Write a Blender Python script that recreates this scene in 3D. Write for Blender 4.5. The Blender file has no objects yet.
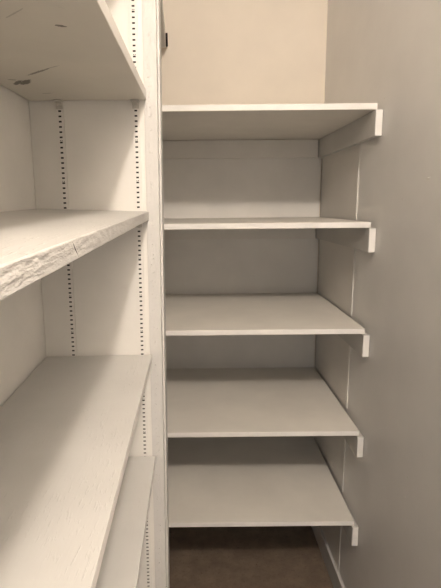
import bpy, bmesh, math, random
from mathutils import Vector, Matrix
random.seed(7)
S = bpy.context.scene
COL = S.collection
H = 1.556                      # camera height
# ------------------------------------------------------------------ measures (metres)
XW, WY, DC = 0.480, -0.0561, 1.367          # right wall: x = XW + WY*(y-DC)
DB, DF, DS = 1.9886, 1.3759, 1.5425         # back wall, shelf fronts, liner seam
TH, CH, CW = 0.0178, 0.0737, 0.0231         # board thickness, cleat height / width
SZ = [H + v for v in (0.2875, -0.0551, -0.3943, -0.7519, -1.0982)]
XL = -0.47                                  # left wall
ZC = 2.86                                   # ceiling
def xw(y): return XW + WY*(y - DC)

# ------------------------------------------------------------------ materials
def new_mat(name):
    m = bpy.data.materials.new(name); m.use_nodes = True
    nt = m.node_tree; b = nt.nodes['Principled BSDF']
    return m, nt, b
def N(nt, typ, **kw):
    n = nt.nodes.new(typ)
    for k, v in kw.items(): setattr(n, k, v)
    return n
def mapping(nt, scale, rot=(0,0,0)):
    g = N(nt, 'ShaderNodeNewGeometry')
    mp = N(nt, 'ShaderNodeMapping')
    mp.inputs['Scale'].default_value = scale; mp.inputs['Rotation'].default_value = rot
    nt.links.new(g.outputs['Position'], mp.inputs['Vector'])
    return mp.outputs['Vector']
def noise(nt, vec, scale, detail=4, rough=.55):
    n = N(nt, 'ShaderNodeTexNoise')
    n.inputs['Scale'].default_value = scale; n.inputs['Detail'].default_value = detail
    n.inputs['Roughness'].default_value = rough
    nt.links.new(vec, n.inputs['Vector'])
    return n.outputs['Fac']
def ramp(nt, fac, stops):
    r = N(nt, 'ShaderNodeValToRGB')
    while len(r.color_ramp.elements) < len(stops): r.color_ramp.elements.new(.5)
    for e, (p, c) in zip(r.color_ramp.elements, stops):
        e.position = p; e.color = (*c, 1)
    nt.links.new(fac, r.inputs['Fac'])
    return r.outputs['Color']
def mixc(nt, fac, a, b):
    m = N(nt, 'ShaderNodeMix', data_type='RGBA')
    for s, v in ((m.inputs[0], fac), (m.inputs[6], a), (m.inputs[7], b)):
        if isinstance(v, (int, float)): s.default_value = v
        elif isinstance(v, tuple): s.default_value = (*v, 1)
        else: nt.links.new(v, s)
    return m.outputs[2]
def bumps(nt, b, layers):
    prev = None
    for fac, strength, dist in layers:
        n = N(nt, 'ShaderNodeBump')
        n.inputs['Strength'].default_value = strength; n.inputs['Distance'].default_value = dist
        nt.links.new(fac, n.inputs['Height'])
        if prev: nt.links.new(prev, n.inputs['Normal'])
        prev = n.outputs['Normal']
    nt.links.new(prev, b.inputs['Normal'])
def paint(name, col, rough=.45, brush=(90, 8, 90), bs=.25, bd=.002, mott=.05, dirt=0.0, spec=.4, streak=False):
    """brushed paint: broad mottling, stretched brush strokes, small flecks"""
    m, nt, b = new_mat(name)
    v1 = mapping(nt, (1, 1, 1)); v2 = mapping(nt, brush)
    lo = tuple(c*(1-mott) for c in col); hi = tuple(min(1, c*(1+mott)) for c in col)
    c = ramp(nt, noise(nt, v1, 6, 5), [(.3, lo), (.7, hi)])
    if dirt:
        d = ramp(nt, noise(nt, v1, 55, 6, .7), [(.66, (0,0,0)), (.74, (1,1,1))])
        mm = N(nt, 'ShaderNodeMath', operation='MULTIPLY'); mm.inputs[1].default_value = dirt
        nt.links.new(d, mm.inputs[0])
        c = mixc(nt, mm.outputs[0], c, tuple(x*.55 for x in col))
    nt.links.new(c, b.inputs['Base Color'])
    b.inputs['Roughness'].default_value = rough
    b.inputs['Specular IOR Level'].default_value = spec
    layers = [(noise(nt, v2, 1.0, 3), bs, bd), (noise(nt, v1, 260, 2), bs*.3, .0006)]
    if streak:                       # raised bristle strokes left in patches of the paint
        st = noise(nt, mapping(nt, (240, 44, 60), (0, 0, .06)), 1.0, 2)
        r1 = ramp(nt, st, [(.57, (0,0,0)), (.70, (1,1,1))])
        r2 = ramp(nt, noise(nt, v1, 9, 2), [(.42, (0,0,0)), (.58, (1,1,1))])
        mm = N(nt, 'ShaderNodeMath', operation='MULTIPLY')
        nt.links.new(r1, mm.inputs[0]); nt.links.new(r2, mm.inputs[1])
        layers.append((mm.outputs[0], .42, .0013))
    bumps(nt, b, layers)
    return m
WHITE = (.70, .672, .625)
M = {}
M['white'] = paint('white_brushed_paint', (.58, .565, .535), brush=(70, 7, 70), bs=.25, dirt=.12, streak=True)
M['white_x'] = paint('white_shelf_paint', (.735, .70, .64), brush=(9, 60, 60), bs=.22, dirt=.15)
M['edge'] = paint('white_edge_paint', (.80, .77, .725), brush=(40, 40, 120), bs=.35, dirt=.35, mott=.08)
M['rough_edge'] = paint('trowelled_edge_paint', (.60, .58, .55), brush=(70, 45, 160), bs=.7, bd=.004, dirt=.1)
M['panel'] = paint('white_panel_paint', (.76, .73, .68), brush=(18, 18, 4), bs=.15, dirt=.08)
M['back'] = paint('white_back_panel_paint', (.83, .80, .75), brush=(18, 18, 4), bs=.15, dirt=.08)
M['stile'] = paint('white_stile_paint', (.62, .60, .57), brush=(110, 60, 35), bs=.6, bd=.004, dirt=.12)
M['wall_cream'] = paint('cream_wall_paint', (.77, .69, .585), rough=.6, brush=(12, 12, 12), bs=.12, mott=.03)
M['wall_grey'] = paint('satin_wall_paint', (.80, .78, .75), rough=.42, brush=(8, 8, 3), bs=.10, mott=.03)
M['ceiling'] = paint('ceiling_paint', (.74, .70, .63), rough=.8, brush=(20, 20, 20), bs=.1)
M['liner'] = paint('liner_board_paint', (.72, .69, .645), brush=(10, 10, 4), bs=.12, mott=.03)

def flat(name, col, rough=.5, metal=0.0):
    m, nt, b = new_mat(name)
    v = mapping(nt, (1, 1, 1))
    nt.links.new(ramp(nt, noise(nt, v, 80, 4), [(.3, tuple(c*.8 for c in col)), (.7, col)]), b.inputs['Base Color'])
    b.inputs['Roughness'].default_value = rough; b.inputs['Metallic'].default_value = metal
    return m
M['slot'] = flat('shade_dark_steel', (.018, .015, .012), .6)  # slot shade put into the steel's colour
M['clip'] = flat('painted_steel_clip', (.62, .58, .52), .35)
M['black'] = flat('black_metal', (.02, .017, .015), .45)

def scuffed():
    """underside of the top bookcase shelf: paint with a few dark scuffs"""
    m = paint('scuffed_white_paint', (.66, .62, .545), brush=(70, 7, 70), bs=.15, dirt=.18)
    nt = m.node_tree; b = nt.nodes['Principled BSDF']
    base = b.inputs['Base Color'].links[0].from_socket
    g = N(nt, 'ShaderNodeNewGeometry')
    nz = noise(nt, mapping(nt, (1, 1, 1)), 210, 5, .7)
    tot = None
    # centre x, y, angle, half length, half width
    for (cx, cy, ang, hl, hw, amt) in [(-.3560, .880, -.91, .024, .0075, .95), (-.3720, .884, -.91, .022, .0055, .9),
                                       (-.3060, .812, -.67, .034, .0032, .75), (-.272, .785, -.6, .024, .0016, .4), (-.1948, .6044, .5, .0065, .0035, .9),
                                       (-.3500, .972, -.2, .012, .003, .4), (-.372, .862, .3, .008, .004, .5), (-.235, .565, -.7, .022, .0012, .35)]:
        sub = N(nt, 'ShaderNodeVectorMath', operation='SUBTRACT'); sub.inputs[1].default_value = (cx, cy, 0)
        nt.links.new(g.outputs['Position'], sub.inputs[0])
        du = N(nt, 'ShaderNodeVectorMath', operation='DOT_PRODUCT'); du.inputs[1].default_value = (math.cos(ang)/hl, math.sin(ang)/hl, 0)
        dv = N(nt, 'ShaderNodeVectorMath', operation='DOT_PRODUCT'); dv.inputs[1].default_value = (-math.sin(ang)/hw, math.cos(ang)/hw, 0)
        for d in (du, dv): nt.links.new(sub.outputs[0], d.inputs[0])
        p1 = N(nt, 'ShaderNodeMath', operation='POWER'); p1.inputs[1].default_value = 2
        p2 = N(nt, 'ShaderNodeMath', operation='POWER'); p2.inputs[1].default_value = 2
        nt.links.new(du.outputs['Value'], p1.inputs[0]); nt.links.new(dv.outputs['Value'], p2.inputs[0])
        ad = N(nt, 'ShaderNodeMath', operation='ADD'); nt.links.new(p1.outputs[0], ad.inputs[0]); nt.links.new(p2.outputs[0], ad.inputs[1])
        a2 = N(nt, 'ShaderNodeMath', operation='MULTIPLY_ADD'); a2.inputs[1].default_value = 3.4
        nt.links.new(nz, a2.inputs[0]); nt.links.new(ad.outputs[0], a2.inputs[2])
        lt = N(nt, 'ShaderNodeMath', operation='LESS_THAN'); lt.inputs[1].default_value = 2.6
        nt.links.new(a2.outputs[0], lt.inputs[0])
        ml = N(nt, 'ShaderNodeMath', operation='MULTIPLY'); ml.inputs[1].default_value = amt
        nt.links.new(lt.outputs[0], ml.inputs[0])
        if tot is None: tot = ml.outputs[0]
        else:
            mx = N(nt, 'ShaderNodeMath', operation='MAXIMUM'); nt.links.new(tot, mx.inputs[0]); nt.links.new(ml.outputs[0], mx.inputs[1])
            tot = mx.outputs[0]
    nt.links.new(mixc(nt, tot, base, (.10, .085, .06)), b.inputs['Base Color'])
    return m
M['scuffed'] = scuffed()

def floor_mat():
    m, nt, b = new_mat('worn_brown_floor')
    v = mapping(nt, (1, 1, 1))
    c1 = ramp(nt, noise(nt, v, 14, 8, .65), [(.3, (.13, .095, .065)), (.7, (.22, .165, .12))])
    sp = ramp(nt, noise(nt, v, 90, 6, .7), [(.56, (0, 0, 0)), (.68, (1, 1, 1))])
    c = mixc(nt, sp, c1, (.10, .065, .045))
    nt.links.new(c, b.inputs['Base Color']); b.inputs['Roughness'].default_value = .7
    bumps(nt, b, [(noise(nt, v, 60, 6), .3, .003)])
    return m
M['floor'] = floor_mat()

# ------------------------------------------------------------------ mesh helpers
def prism(bm, pts8, bev=0.0, mats=None, seg=2):
    """hexahedron: pts8 = 4 bottom (ccw) + 4 top; mats maps face 0..5 (bottom, top, s01, s12, s23, s30) to slots"""
    vs = [bm.verts.new(p) for p in pts8]
    idx = [(3,2,1,0), (4,5,6,7), (0,1,5,4), (1,2,6,5), (2,3,7,6), (3,0,4,7)]
    fs = [bm.faces.new([vs[i] for i in t]) for t in idx]
    if mats:
        for k, s in mats.items(): fs[k].material_index = s
    bmesh.ops.recalc_face_normals(bm, faces=fs)
    if bev:
        es = list({e for f in fs for e in f.edges})
        bmesh.ops.bevel(bm, geom=es, offset=bev, segments=seg, profile=.5, affect='EDGES')
    return fs
def box(bm, x0, x1, y0, y1, z0, z1, bev=0.0, mats=None, f=lambda x, y, z: (x, y, z)):
    p = [(x0,y0,z0),(x1,y0,z0),(x1,y1,z0),(x0,y1,z0),(x0,y0,z1),(x1,y0,z1),(x1,y1,z1),(x0,y1,z1)]
    return prism(bm, [f(*q) for q in p], bev, mats)
def obj(name, bm, mats, parent=None, origin=None):
    me = bpy.data.meshes.new(name)
    if origin is None:
        origin = parent_world(parent) if parent else Vector((0, 0, 0))
    origin = Vector(origin)
    bmesh.ops.translate(bm, verts=bm.verts, vec=-origin)
    bm.to_mesh(me); bm.free()
    for m in (mats if isinstance(mats, (list, tuple)) else [mats]): me.materials.append(m)
    o = bpy.data.objects.new(name, me); COL.objects.link(o)
    if parent:
        o.parent = parent; o.location = origin - parent_world(parent)
    else: o.location = origin
    return o
def parent_world(o):
    v = Vector((0, 0, 0))
    while o: v += o.location; o = o.parent
    return v
def tag(o, label=None, cat=None, group=None, kind=None):
    for k, v in (('label', label), ('category', cat), ('group', group), ('kind', kind)):
        if v: o[k] = v
    return o
def empty(name, loc, label, cat, group=None):
    o = bpy.data.objects.new(name, None); COL.objects.link(o)
    o.location = loc; o.empty_display_size = .1
    return tag(o, label, cat, group)
def struct(name, bm, m): return tag(obj(name, bm, m), kind='structure')

# ------------------------------------------------------------------ room shell
Y0 = -1.60
bm = bmesh.new(); box(bm, XL-.1, .80, Y0, DB+.1, -.05, 0); struct('floor', bm, M['floor'])
bm = bmesh.new(); box(bm, XL-.1, .80, Y0, DB+.1, ZC, ZC+.05); struct('ceiling', bm, M['ceiling'])
bm = bmesh.new(); box(bm, XL-.1, .80, DB, DB+.1, 0, ZC); struct('wall_back', bm, M['wall_cream'])
bm = bmesh.new(); box(bm, XL-.1, XL, Y0, DB, 0, ZC); struct('wall_left', bm, M['wall_grey'])
bm = bmesh.new(); prism(bm, [(xw(Y0), Y0, 0), (.80, Y0, 0), (.80, DB, 0), (xw(DB), DB, 0),
                             (xw(Y0), Y0, ZC), (.80, Y0, ZC), (.80, DB, ZC), (xw(DB), DB, ZC)])
# little bumps and chips in the paint of the wall
for (y, z, r, sy, sz) in [(1.0866, H+.0584, .0035, 2.2, .7), (1.0800, H+.060, .002, 1, 1), (1.0641, H-.3566, .0016, .8, 2.4), (1.0946, H-.4294, .0016, 1.2, 1),
                          (1.4312, H-.3629, .0014, 1.2, 1), (1.2119, H+.010, .0012, 1, 2.5), (1.0734, H-.7833, .0016, .8, 2.6), (1.0680, H-.72, .002, .8, 1.8),
                          (1.12, H-1.02, .0014, .8, 5), (1.3700, H+.2985, .0010, 5, 2.0), (1.10, H+.0, .0012, 1, 2)]:
    nv = len(bm.verts); nf = len(bm.faces)
    bmesh.ops.create_uvsphere(bm, u_segments=10, v_segments=6, radius=r, matrix=Matrix.Translation((xw(y), y, z)) @ Matrix.Diagonal((.7, sy, sz, 1)))
    bm.faces.ensure_lookup_table()
    for f in bm.faces[nf:]: f.material_index = 1; f.smooth = True
struct('wall_right', bm, [M['wall_grey'], M['panel']])
def along_wall(bm, y0, y1, off0, off1, z0, z1, bev=0.0, mats=None):
    prism(bm, [(xw(y0)-off1, y0, z0), (xw(y0)-off0, y0, z0), (xw(y1)-off0, y1, z0), (xw(y1)-off1, y1, z0),
               (xw(y0)-off1, y0, z1), (xw(y0)-off0, y0, z1), (xw(y1)-off0, y1, z1), (xw(y1)-off1, y1, z1)], bev, mats)
bm = bmesh.new(); along_wall(bm, Y0, DB-.002, 0, .014, 0, .095, .003); struct('baseboard_right', bm, M['white'])
# thin liner boards between the shelves, with a pale raw front edge
bm = bmesh.new()
LT = .003
lims = [SZ[0]-TH-CH] + [v for s in SZ[1:] for v in (s+.001, s-TH-CH)] + [.096]
for k in range(0, len(lims), 2):
    along_wall(bm, DS + .0, DB-.004, 0, LT, lims[k+1] if k+1 < len(lims) else .096, lims[k]-.0005, 0)
struct('trim_1', bm, M['liner'])
# white board behind the alcove shelves (the lower wall is boarded below the top shelf)
bm = bmesh.new(); box(bm, XL+.002, xw(DB)-LT-.0055, DB-.011, DB-.0003, .002, SZ[0]-TH-.001)
struct('trim_2', bm, M['panel'])

# ------------------------------------------------------------------ alcove shelves
XB0 = XL + .002
def make_wall_shelf():
    z = SZ[0]
    root = empty('wall_shelf', (0, DF, z-TH-CH), None, None)
    bm = bmesh.new()
    yb = DB - .0125
    xf, xb = xw(DF)-.0155, xw(yb)-.006
    prism(bm, [(XB0, DF, z-TH), (xf, DF, z-TH), (xb, yb, z-TH), (XB0, yb, z-TH),
               (XB0, DF, z), (xf, DF, z), (xb, yb, z), (XB0, yb, z)], .0012, {2: 1})
    obj('shelf_board', bm, [M['white_x'], M['edge']], root)
    zt = z - TH - .0014
    bm = bmesh.new(); along_wall(bm, DC, DB-.012, .0018, CW, zt-CH, zt, .0014, {5: 0, 2: 1})
    obj('side_cleat', bm, [M['white'], M['edge']], root)
    bm = bmesh.new(); box(bm, XB0+.021, xw(DB)-CW-.003, DB-.031, DB-.0118, zt-CH, zt-.001, .0014)
    obj('back_cleat', bm, M['white_x'], root)
    bm = bmesh.new(); box(bm, XB0, XB0+.020, DC, DB-.012, zt-CH, zt, .0014)
    obj('side_cleat', bm, M['white'], root)
    return root
def dup(root, dz):
    r = root.copy(); COL.objects.link(r); r.location.z += dz
    for ch in root.children:
        c = ch.copy(); COL.objects.link(c); c.parent = r
    return r
LAB = ['topmost white wall shelf in the back alcove, its underside showing above eye level',
       'second white alcove shelf from the top, seen almost edge-on at eye level',
       'middle one of the five white alcove shelves against the grey right wall',
       'white alcove shelf second from the floor, below the middle alcove shelf',
       'lowest white alcove shelf, just above the dark brown floor']
proto = make_wall_shelf()
for i, s in enumerate(SZ):
    o = proto if i == 0 else dup(proto, s - SZ[0])
    tag(o, LAB[i], 'shelf', 'white shelves fixed in the back alcove')

# ------------------------------------------------------------------ high ledge at the far left
root = empty('wall_ledge', (-.35, 1.80, H+.628), 'high white ledge peeking out behind the bookcase end, near the top of the cream wall', 'ledge')
bm = bmesh.new()
prism(bm, [(XL+.001, 1.12, H+.628), (-.1405, 1.12, H+.628), (-.2115, DB-.028, H+.628), (XL+.001, DB-.001, H+.628),
           (XL+.001, 1.12, H+.690), (-.1405, 1.12, H+.690), (-.2115, DB-.028, H+.690), (XL+.001, DB-.001, H+.690)], .002)
obj('ledge_board', bm, M['white'], root)
bm = bmesh.new()
prism(bm, [(-.2125, DB-.0275, H+.632), (-.2030, DB-.034, H+.632), (-.2030, DB-.028, H+.632), (-.2125, DB-.0215, H+.632),
           (-.2125, DB-.0275, H+.682), (-.2030, DB-.034, H+.682), (-.2030, DB-.028, H+.682), (-.2125, DB-.0215, H+.682)], .001)
o = obj('latch_plate', bm, M['black'], root); o['label'] = 'small black metal plate'

# ------------------------------------------------------------------ bookcase on the left
BD, BC, BS_ = 1.0522, math.cos(.0567), math.sin(.0567)
LN, LN2, DY, YD = .0172, .0088, .0117, -.0224
AF, AB = -.1643, -.4261
def B(a, b, z, tilt=0.0):
    """a = across (x), b = distance from the far end panel towards the camera, z = height above floor"""
    zr = z - H
    return (a*BC + b*BS_ + LN*zr, BD + a*DY + LN2*zr - b*BC, z + tilt*b)
BEND = 1.36
case = empty('bookcase', (-.30, .45, 0), 'tall white built-in bookcase on the left with slotted shelf standards on its end panel', 'bookcase')
bm = bmesh.new(); box(bm, AB, -.170, -.020, 0, .001, 2.60, .0008, f=B)
obj('end_panel', bm, M['panel'], case)
bm = bmesh.new(); box(bm, AB-.010, AB-.0005, -.020, BEND+.02, .001, 2.60, .0008, f=B)
obj('back_panel', bm, M['back'], case)
bm = bmesh.new(); box(bm, AB, -.140, BEND, BEND+.020, .001, 2.60, .0008, f=B)
obj('end_panel', bm, M['panel'], case)
# face stile with filled nail holes and blobs of paint
bm = bmesh.new(); box(bm, -.1699, -.1405, -.085, .0012, .001, 2.60, .0009, f=B)
z = .15
while z < 2.5:
    for k in range(random.choice((1, 1, 2))):
        a = -.160 + random.uniform(-.002, .0035) + (.0 if k == 0 else .005)
        c = B(a, .0012, z + random.uniform(-.004, .004)); r = random.uniform(.0013, .0024)
        bmesh.ops.create_uvsphere(bm, u_segments=10, v_segments=6, radius=r,
                                  matrix=Matrix.Translation(c) @ Matrix.Diagonal((1, .55, 1.3, 1)))
    z += random.choice((.013, .016, .022, .03, .045))
for f in bm.faces: f.smooth = len(f.verts) < 5 and f.calc_area() < 2e-6
obj('face_stile', bm, M['stile'], case)
bm = bmesh.new(); box(bm, -.14045, -.1358, -.085, -.024, .001, 2.60, .0004, f=B)
obj('jamb_strip', bm, M['stile'], case)

PITCH = .0111
def standard(a0):
    """slotted steel standard: a shallow channel whose face is pierced every half inch"""
    w, d, hw, hh = .0082, .0042, .0031, .0019
    bm = bmesh.new()
    P = lambda u, b, z: bm.verts.new(B(a0+u, b, z))
    def quad(p, mi=0):
        f = bm.faces.new([P(*q) for q in p]); f.material_index = mi; return f
    n = int((2.40)/PITCH); zb = .06
    for i in range(n):
        z0 = zb + i*PITCH; z1 = z0 + PITCH; zc = (z0+z1)/2
        quad([(-w,d,z0),(-hw,d,z0),(-hw,d,z1),(-w,d,z1)])
        quad([(hw,d,z0),(w,d,z0),(w,d,z1),(hw,d,z1)])
        quad([(-hw,d,z0),(hw,d,z0),(hw,d,zc-hh),(-hw,d,zc-hh)])
        if i % 8 == 3:          # pair of screw holes above the slot
            za, zz = zc+hh+.0012, zc+hh+.0031
            quad([(-hw,d,zc+hh),(hw,d,zc+hh),(hw,d,za),(-hw,d,za)])
            quad([(-hw,d,zz),(hw,d,zz),(hw,d,z1),(-hw,d,z1)])
            quad([(-hw,d,za),(-.0026,d,za),(-.0026,d,zz),(-hw,d,zz)])
            quad([(-.0009,d,za),(.0009,d,za),(.0009,d,zz),(-.0009,d,zz)])
            quad([(.0026,d,za),(hw,d,za),(hw,d,zz),(.0026,d,zz)])
        else:
            quad([(-hw,d,zc+hh),(hw,d,zc+hh),(hw,d,z1),(-hw,d,z1)])
        # slot returns
        quad([(-hw,d,zc-hh),(hw,d,zc-hh),(hw,d-.001,zc-hh),(-hw,d-.001,zc-hh)])
        quad([(-hw,d,zc+hh),(hw,d,zc+hh),(hw,d-.001,zc+hh),(-hw,d-.001,zc+hh)])
    z0, z1 = zb, zb+n*PITCH
    quad([(-w,0.0003,z0),(-w,d,z0),(-w,d,z1),(-w,0.0003,z1)]); quad([(w,0.0003,z0),(w,d,z0),(w,d,z1),(w,0.0003,z1)])
    quad([(-w,0.0003,z0),(w,0.0003,z0),(w,d,z0),(-w,d,z0)]); quad([(-w,0.0003,z1),(w,0.0003,z1),(w,d,z1),(-w,d,z1)])
    quad([(-w+.0004,0.0005,z0),(w-.0004,0.0005,z0),(w-.0004,0.0005,z1),(-w+.0004,0.0005,z1)], 1)   # steel back, coloured near-black for the shade inside the slots
    bmesh.ops.remove_doubles(bm, verts=bm.verts, dist=1e-5)
    return obj('shelf_standard', bm, [M['panel'], M['slot']], case)
def clip(parent, a0, ztop):
    bm = bmesh.new()
    d = .0046
    box(bm, a0-.0075, a0+.0075, d, d+.0022, ztop-.017, ztop-.0035, .0008, f=B)       # tab against the standard
    box(bm, a0-.0095, a0+.0085, d, d+.017, ztop-.0035, ztop-.0006, .0009, f=B)       # tongue under the shelf
    box(bm, a0-.0045, a0+.0060, d+.0022, d+.011, ztop-.0105, ztop-.0035, .0009, f=B) # folded hook
    return obj('shelf_clip', bm, M['clip'], parent)
std1, std2 = standard(-.3575), standard(-.1885)

# loose shelves on the clips: height of top at the far end, tilt across, front a, thickness
BSH = [(H+.560, 0.0, AF, .0205, 'white', 'highest bookcase shelf on the left, above the scuffed shelf and beyond the top edge'),
       (H+.2500, 0.0, AF, .0205, 'scuffed', 'upper left bookcase shelf seen from below, its underside marked with dark scuffs'),
       (H-.0125, -.0322, AF, .0192, 'white', 'left bookcase shelf at eye level with a thick roughly painted cracked front edge'),
       (H-.3589, .0074, AF, .0175, 'white', 'wide white left bookcase shelf seen from above at the lower left'),
       (H-.6330, 0.0, AF+.003, .0175, 'white', 'lowest visible left bookcase shelf, half hidden under the wide white one')]
for (zt, tl, af, t, mk, lab) in BSH:
    bm = bmesh.new()
    b0, b1, ab = .0052, BEND-.004, AB+.002
    G = lambda a, b, z, tl=tl, af=af: B(a, b, z + tl*(a-af), YD)
    rough = 'eye level' in lab
    if rough:
        # front edge cut into segments so the trowelled paint wobbles; a crack runs across it
        rnd = random.Random(3)
        cb = .672
        bs = [b0 + (b1-b0)*i/90 for i in range(91)]
        bs = sorted([b for b in bs if abs(b-cb) > .004] + [cb-.0004, cb+.0004])
        crack = bs.index(cb-.0004)
        rings = []
        for b in bs:
            w1, w2 = rnd.uniform(-.0004, .0004), rnd.uniform(-.0004, .0004)
            ln = .022 if abs(b-cb) < .05 else 0.0
            L = lambda k: b - ln*(1-k)*max(0, 1-abs(b-cb)/.05)     # the crack leans
            rings.append([bm.verts.new(G(ab, b, zt-t)), bm.verts.new(G(af-.001, L(0), zt-t)), bm.verts.new(G(af+w2*.4, L(.05), zt-t+.0012)),
                          bm.verts.new(G(af+w1, L(.5), zt-t*.5)), bm.verts.new(G(af+w2*.6, L(.95), zt-.0012)),
                          bm.verts.new(G(af-.0010, L(1), zt)), bm.verts.new(G(ab, b, zt))])
        for i in range(len(bs)-1):
            for k in range(7):
                f = bm.faces.new([rings[i][k], rings[i+1][k], rings[i+1][(k+1) % 7], rings[i][(k+1) % 7]])
                f.material_index = 1 if k in (1, 2, 3, 4) else 0
                if i == crack and k in (2, 3): f.material_index = 2
        bm.faces.new(list(reversed(rings[0]))); bm.faces.new(rings[-1])
        bmesh.ops.recalc_face_normals(bm, faces=bm.faces)
        bmesh.ops.triangulate(bm, faces=bm.faces)
        root = obj('bookcase_shelf', bm, [M['white'], M['rough_edge'], M['black']], origin=G((ab+af)/2, .6, zt-t))
    else:
        box(bm, ab, af, b0, b1, zt-t, zt, .0012, {0: 0, 3: 1}, f=G)
        root = obj('bookcase_shelf', bm, [M[mk], M['edge']], origin=G((ab+af)/2, .6, zt-t))
    tag(root, lab, 'shelf', 'loose shelves resting on clips in the left bookcase')
    for sd, a0 in ((std1, -.3575), (std2, -.1885)):
        clip(sd, a0, zt - t + tl*(a0-af) - .0009)

# ------------------------------------------------------------------ light: ceiling lamp just behind the viewer, dim room behind
ld = bpy.data.lights.new('ceiling_lamp', 'POINT'); ld.energy = 108; ld.color = (1, .89, .79); ld.shadow_soft_size = .065
lo = bpy.data.objects.new('ceiling_lamp', ld); COL.objects.link(lo); lo.location = (.335, -.70, H+1.19)
w = bpy.data.worlds.new('room_beyond'); S.world = w; w.use_nodes = True
bg = w.node_tree.nodes['Background']; bg.inputs['Color'].default_value = (.95, .97, 1, 1); bg.inputs['Strength'].default_value = 1.0

# ------------------------------------------------------------------ camera
cd = bpy.data.cameras.new('camera'); cd.sensor_fit = 'VERTICAL'; cd.sensor_height = 36
cd.lens = 443.5183*36/588; cd.clip_start = .01
co = bpy.data.objects.new('camera', cd); COL.objects.link(co)
co.matrix_world = Matrix.Translation((0, 0, H)) @ Matrix.Rotation(math.pi/2 - .1979, 4, 'X') @ Matrix.Rotation(-.0097, 4, 'Z')
S.camera = co
S.view_settings.view_transform = 'Standard'; S.view_settings.look = 'None'
S.view_settings.exposure = 0.0; S.view_settings.gamma = 1.0; S.view_settings.use_curve_mapping = False
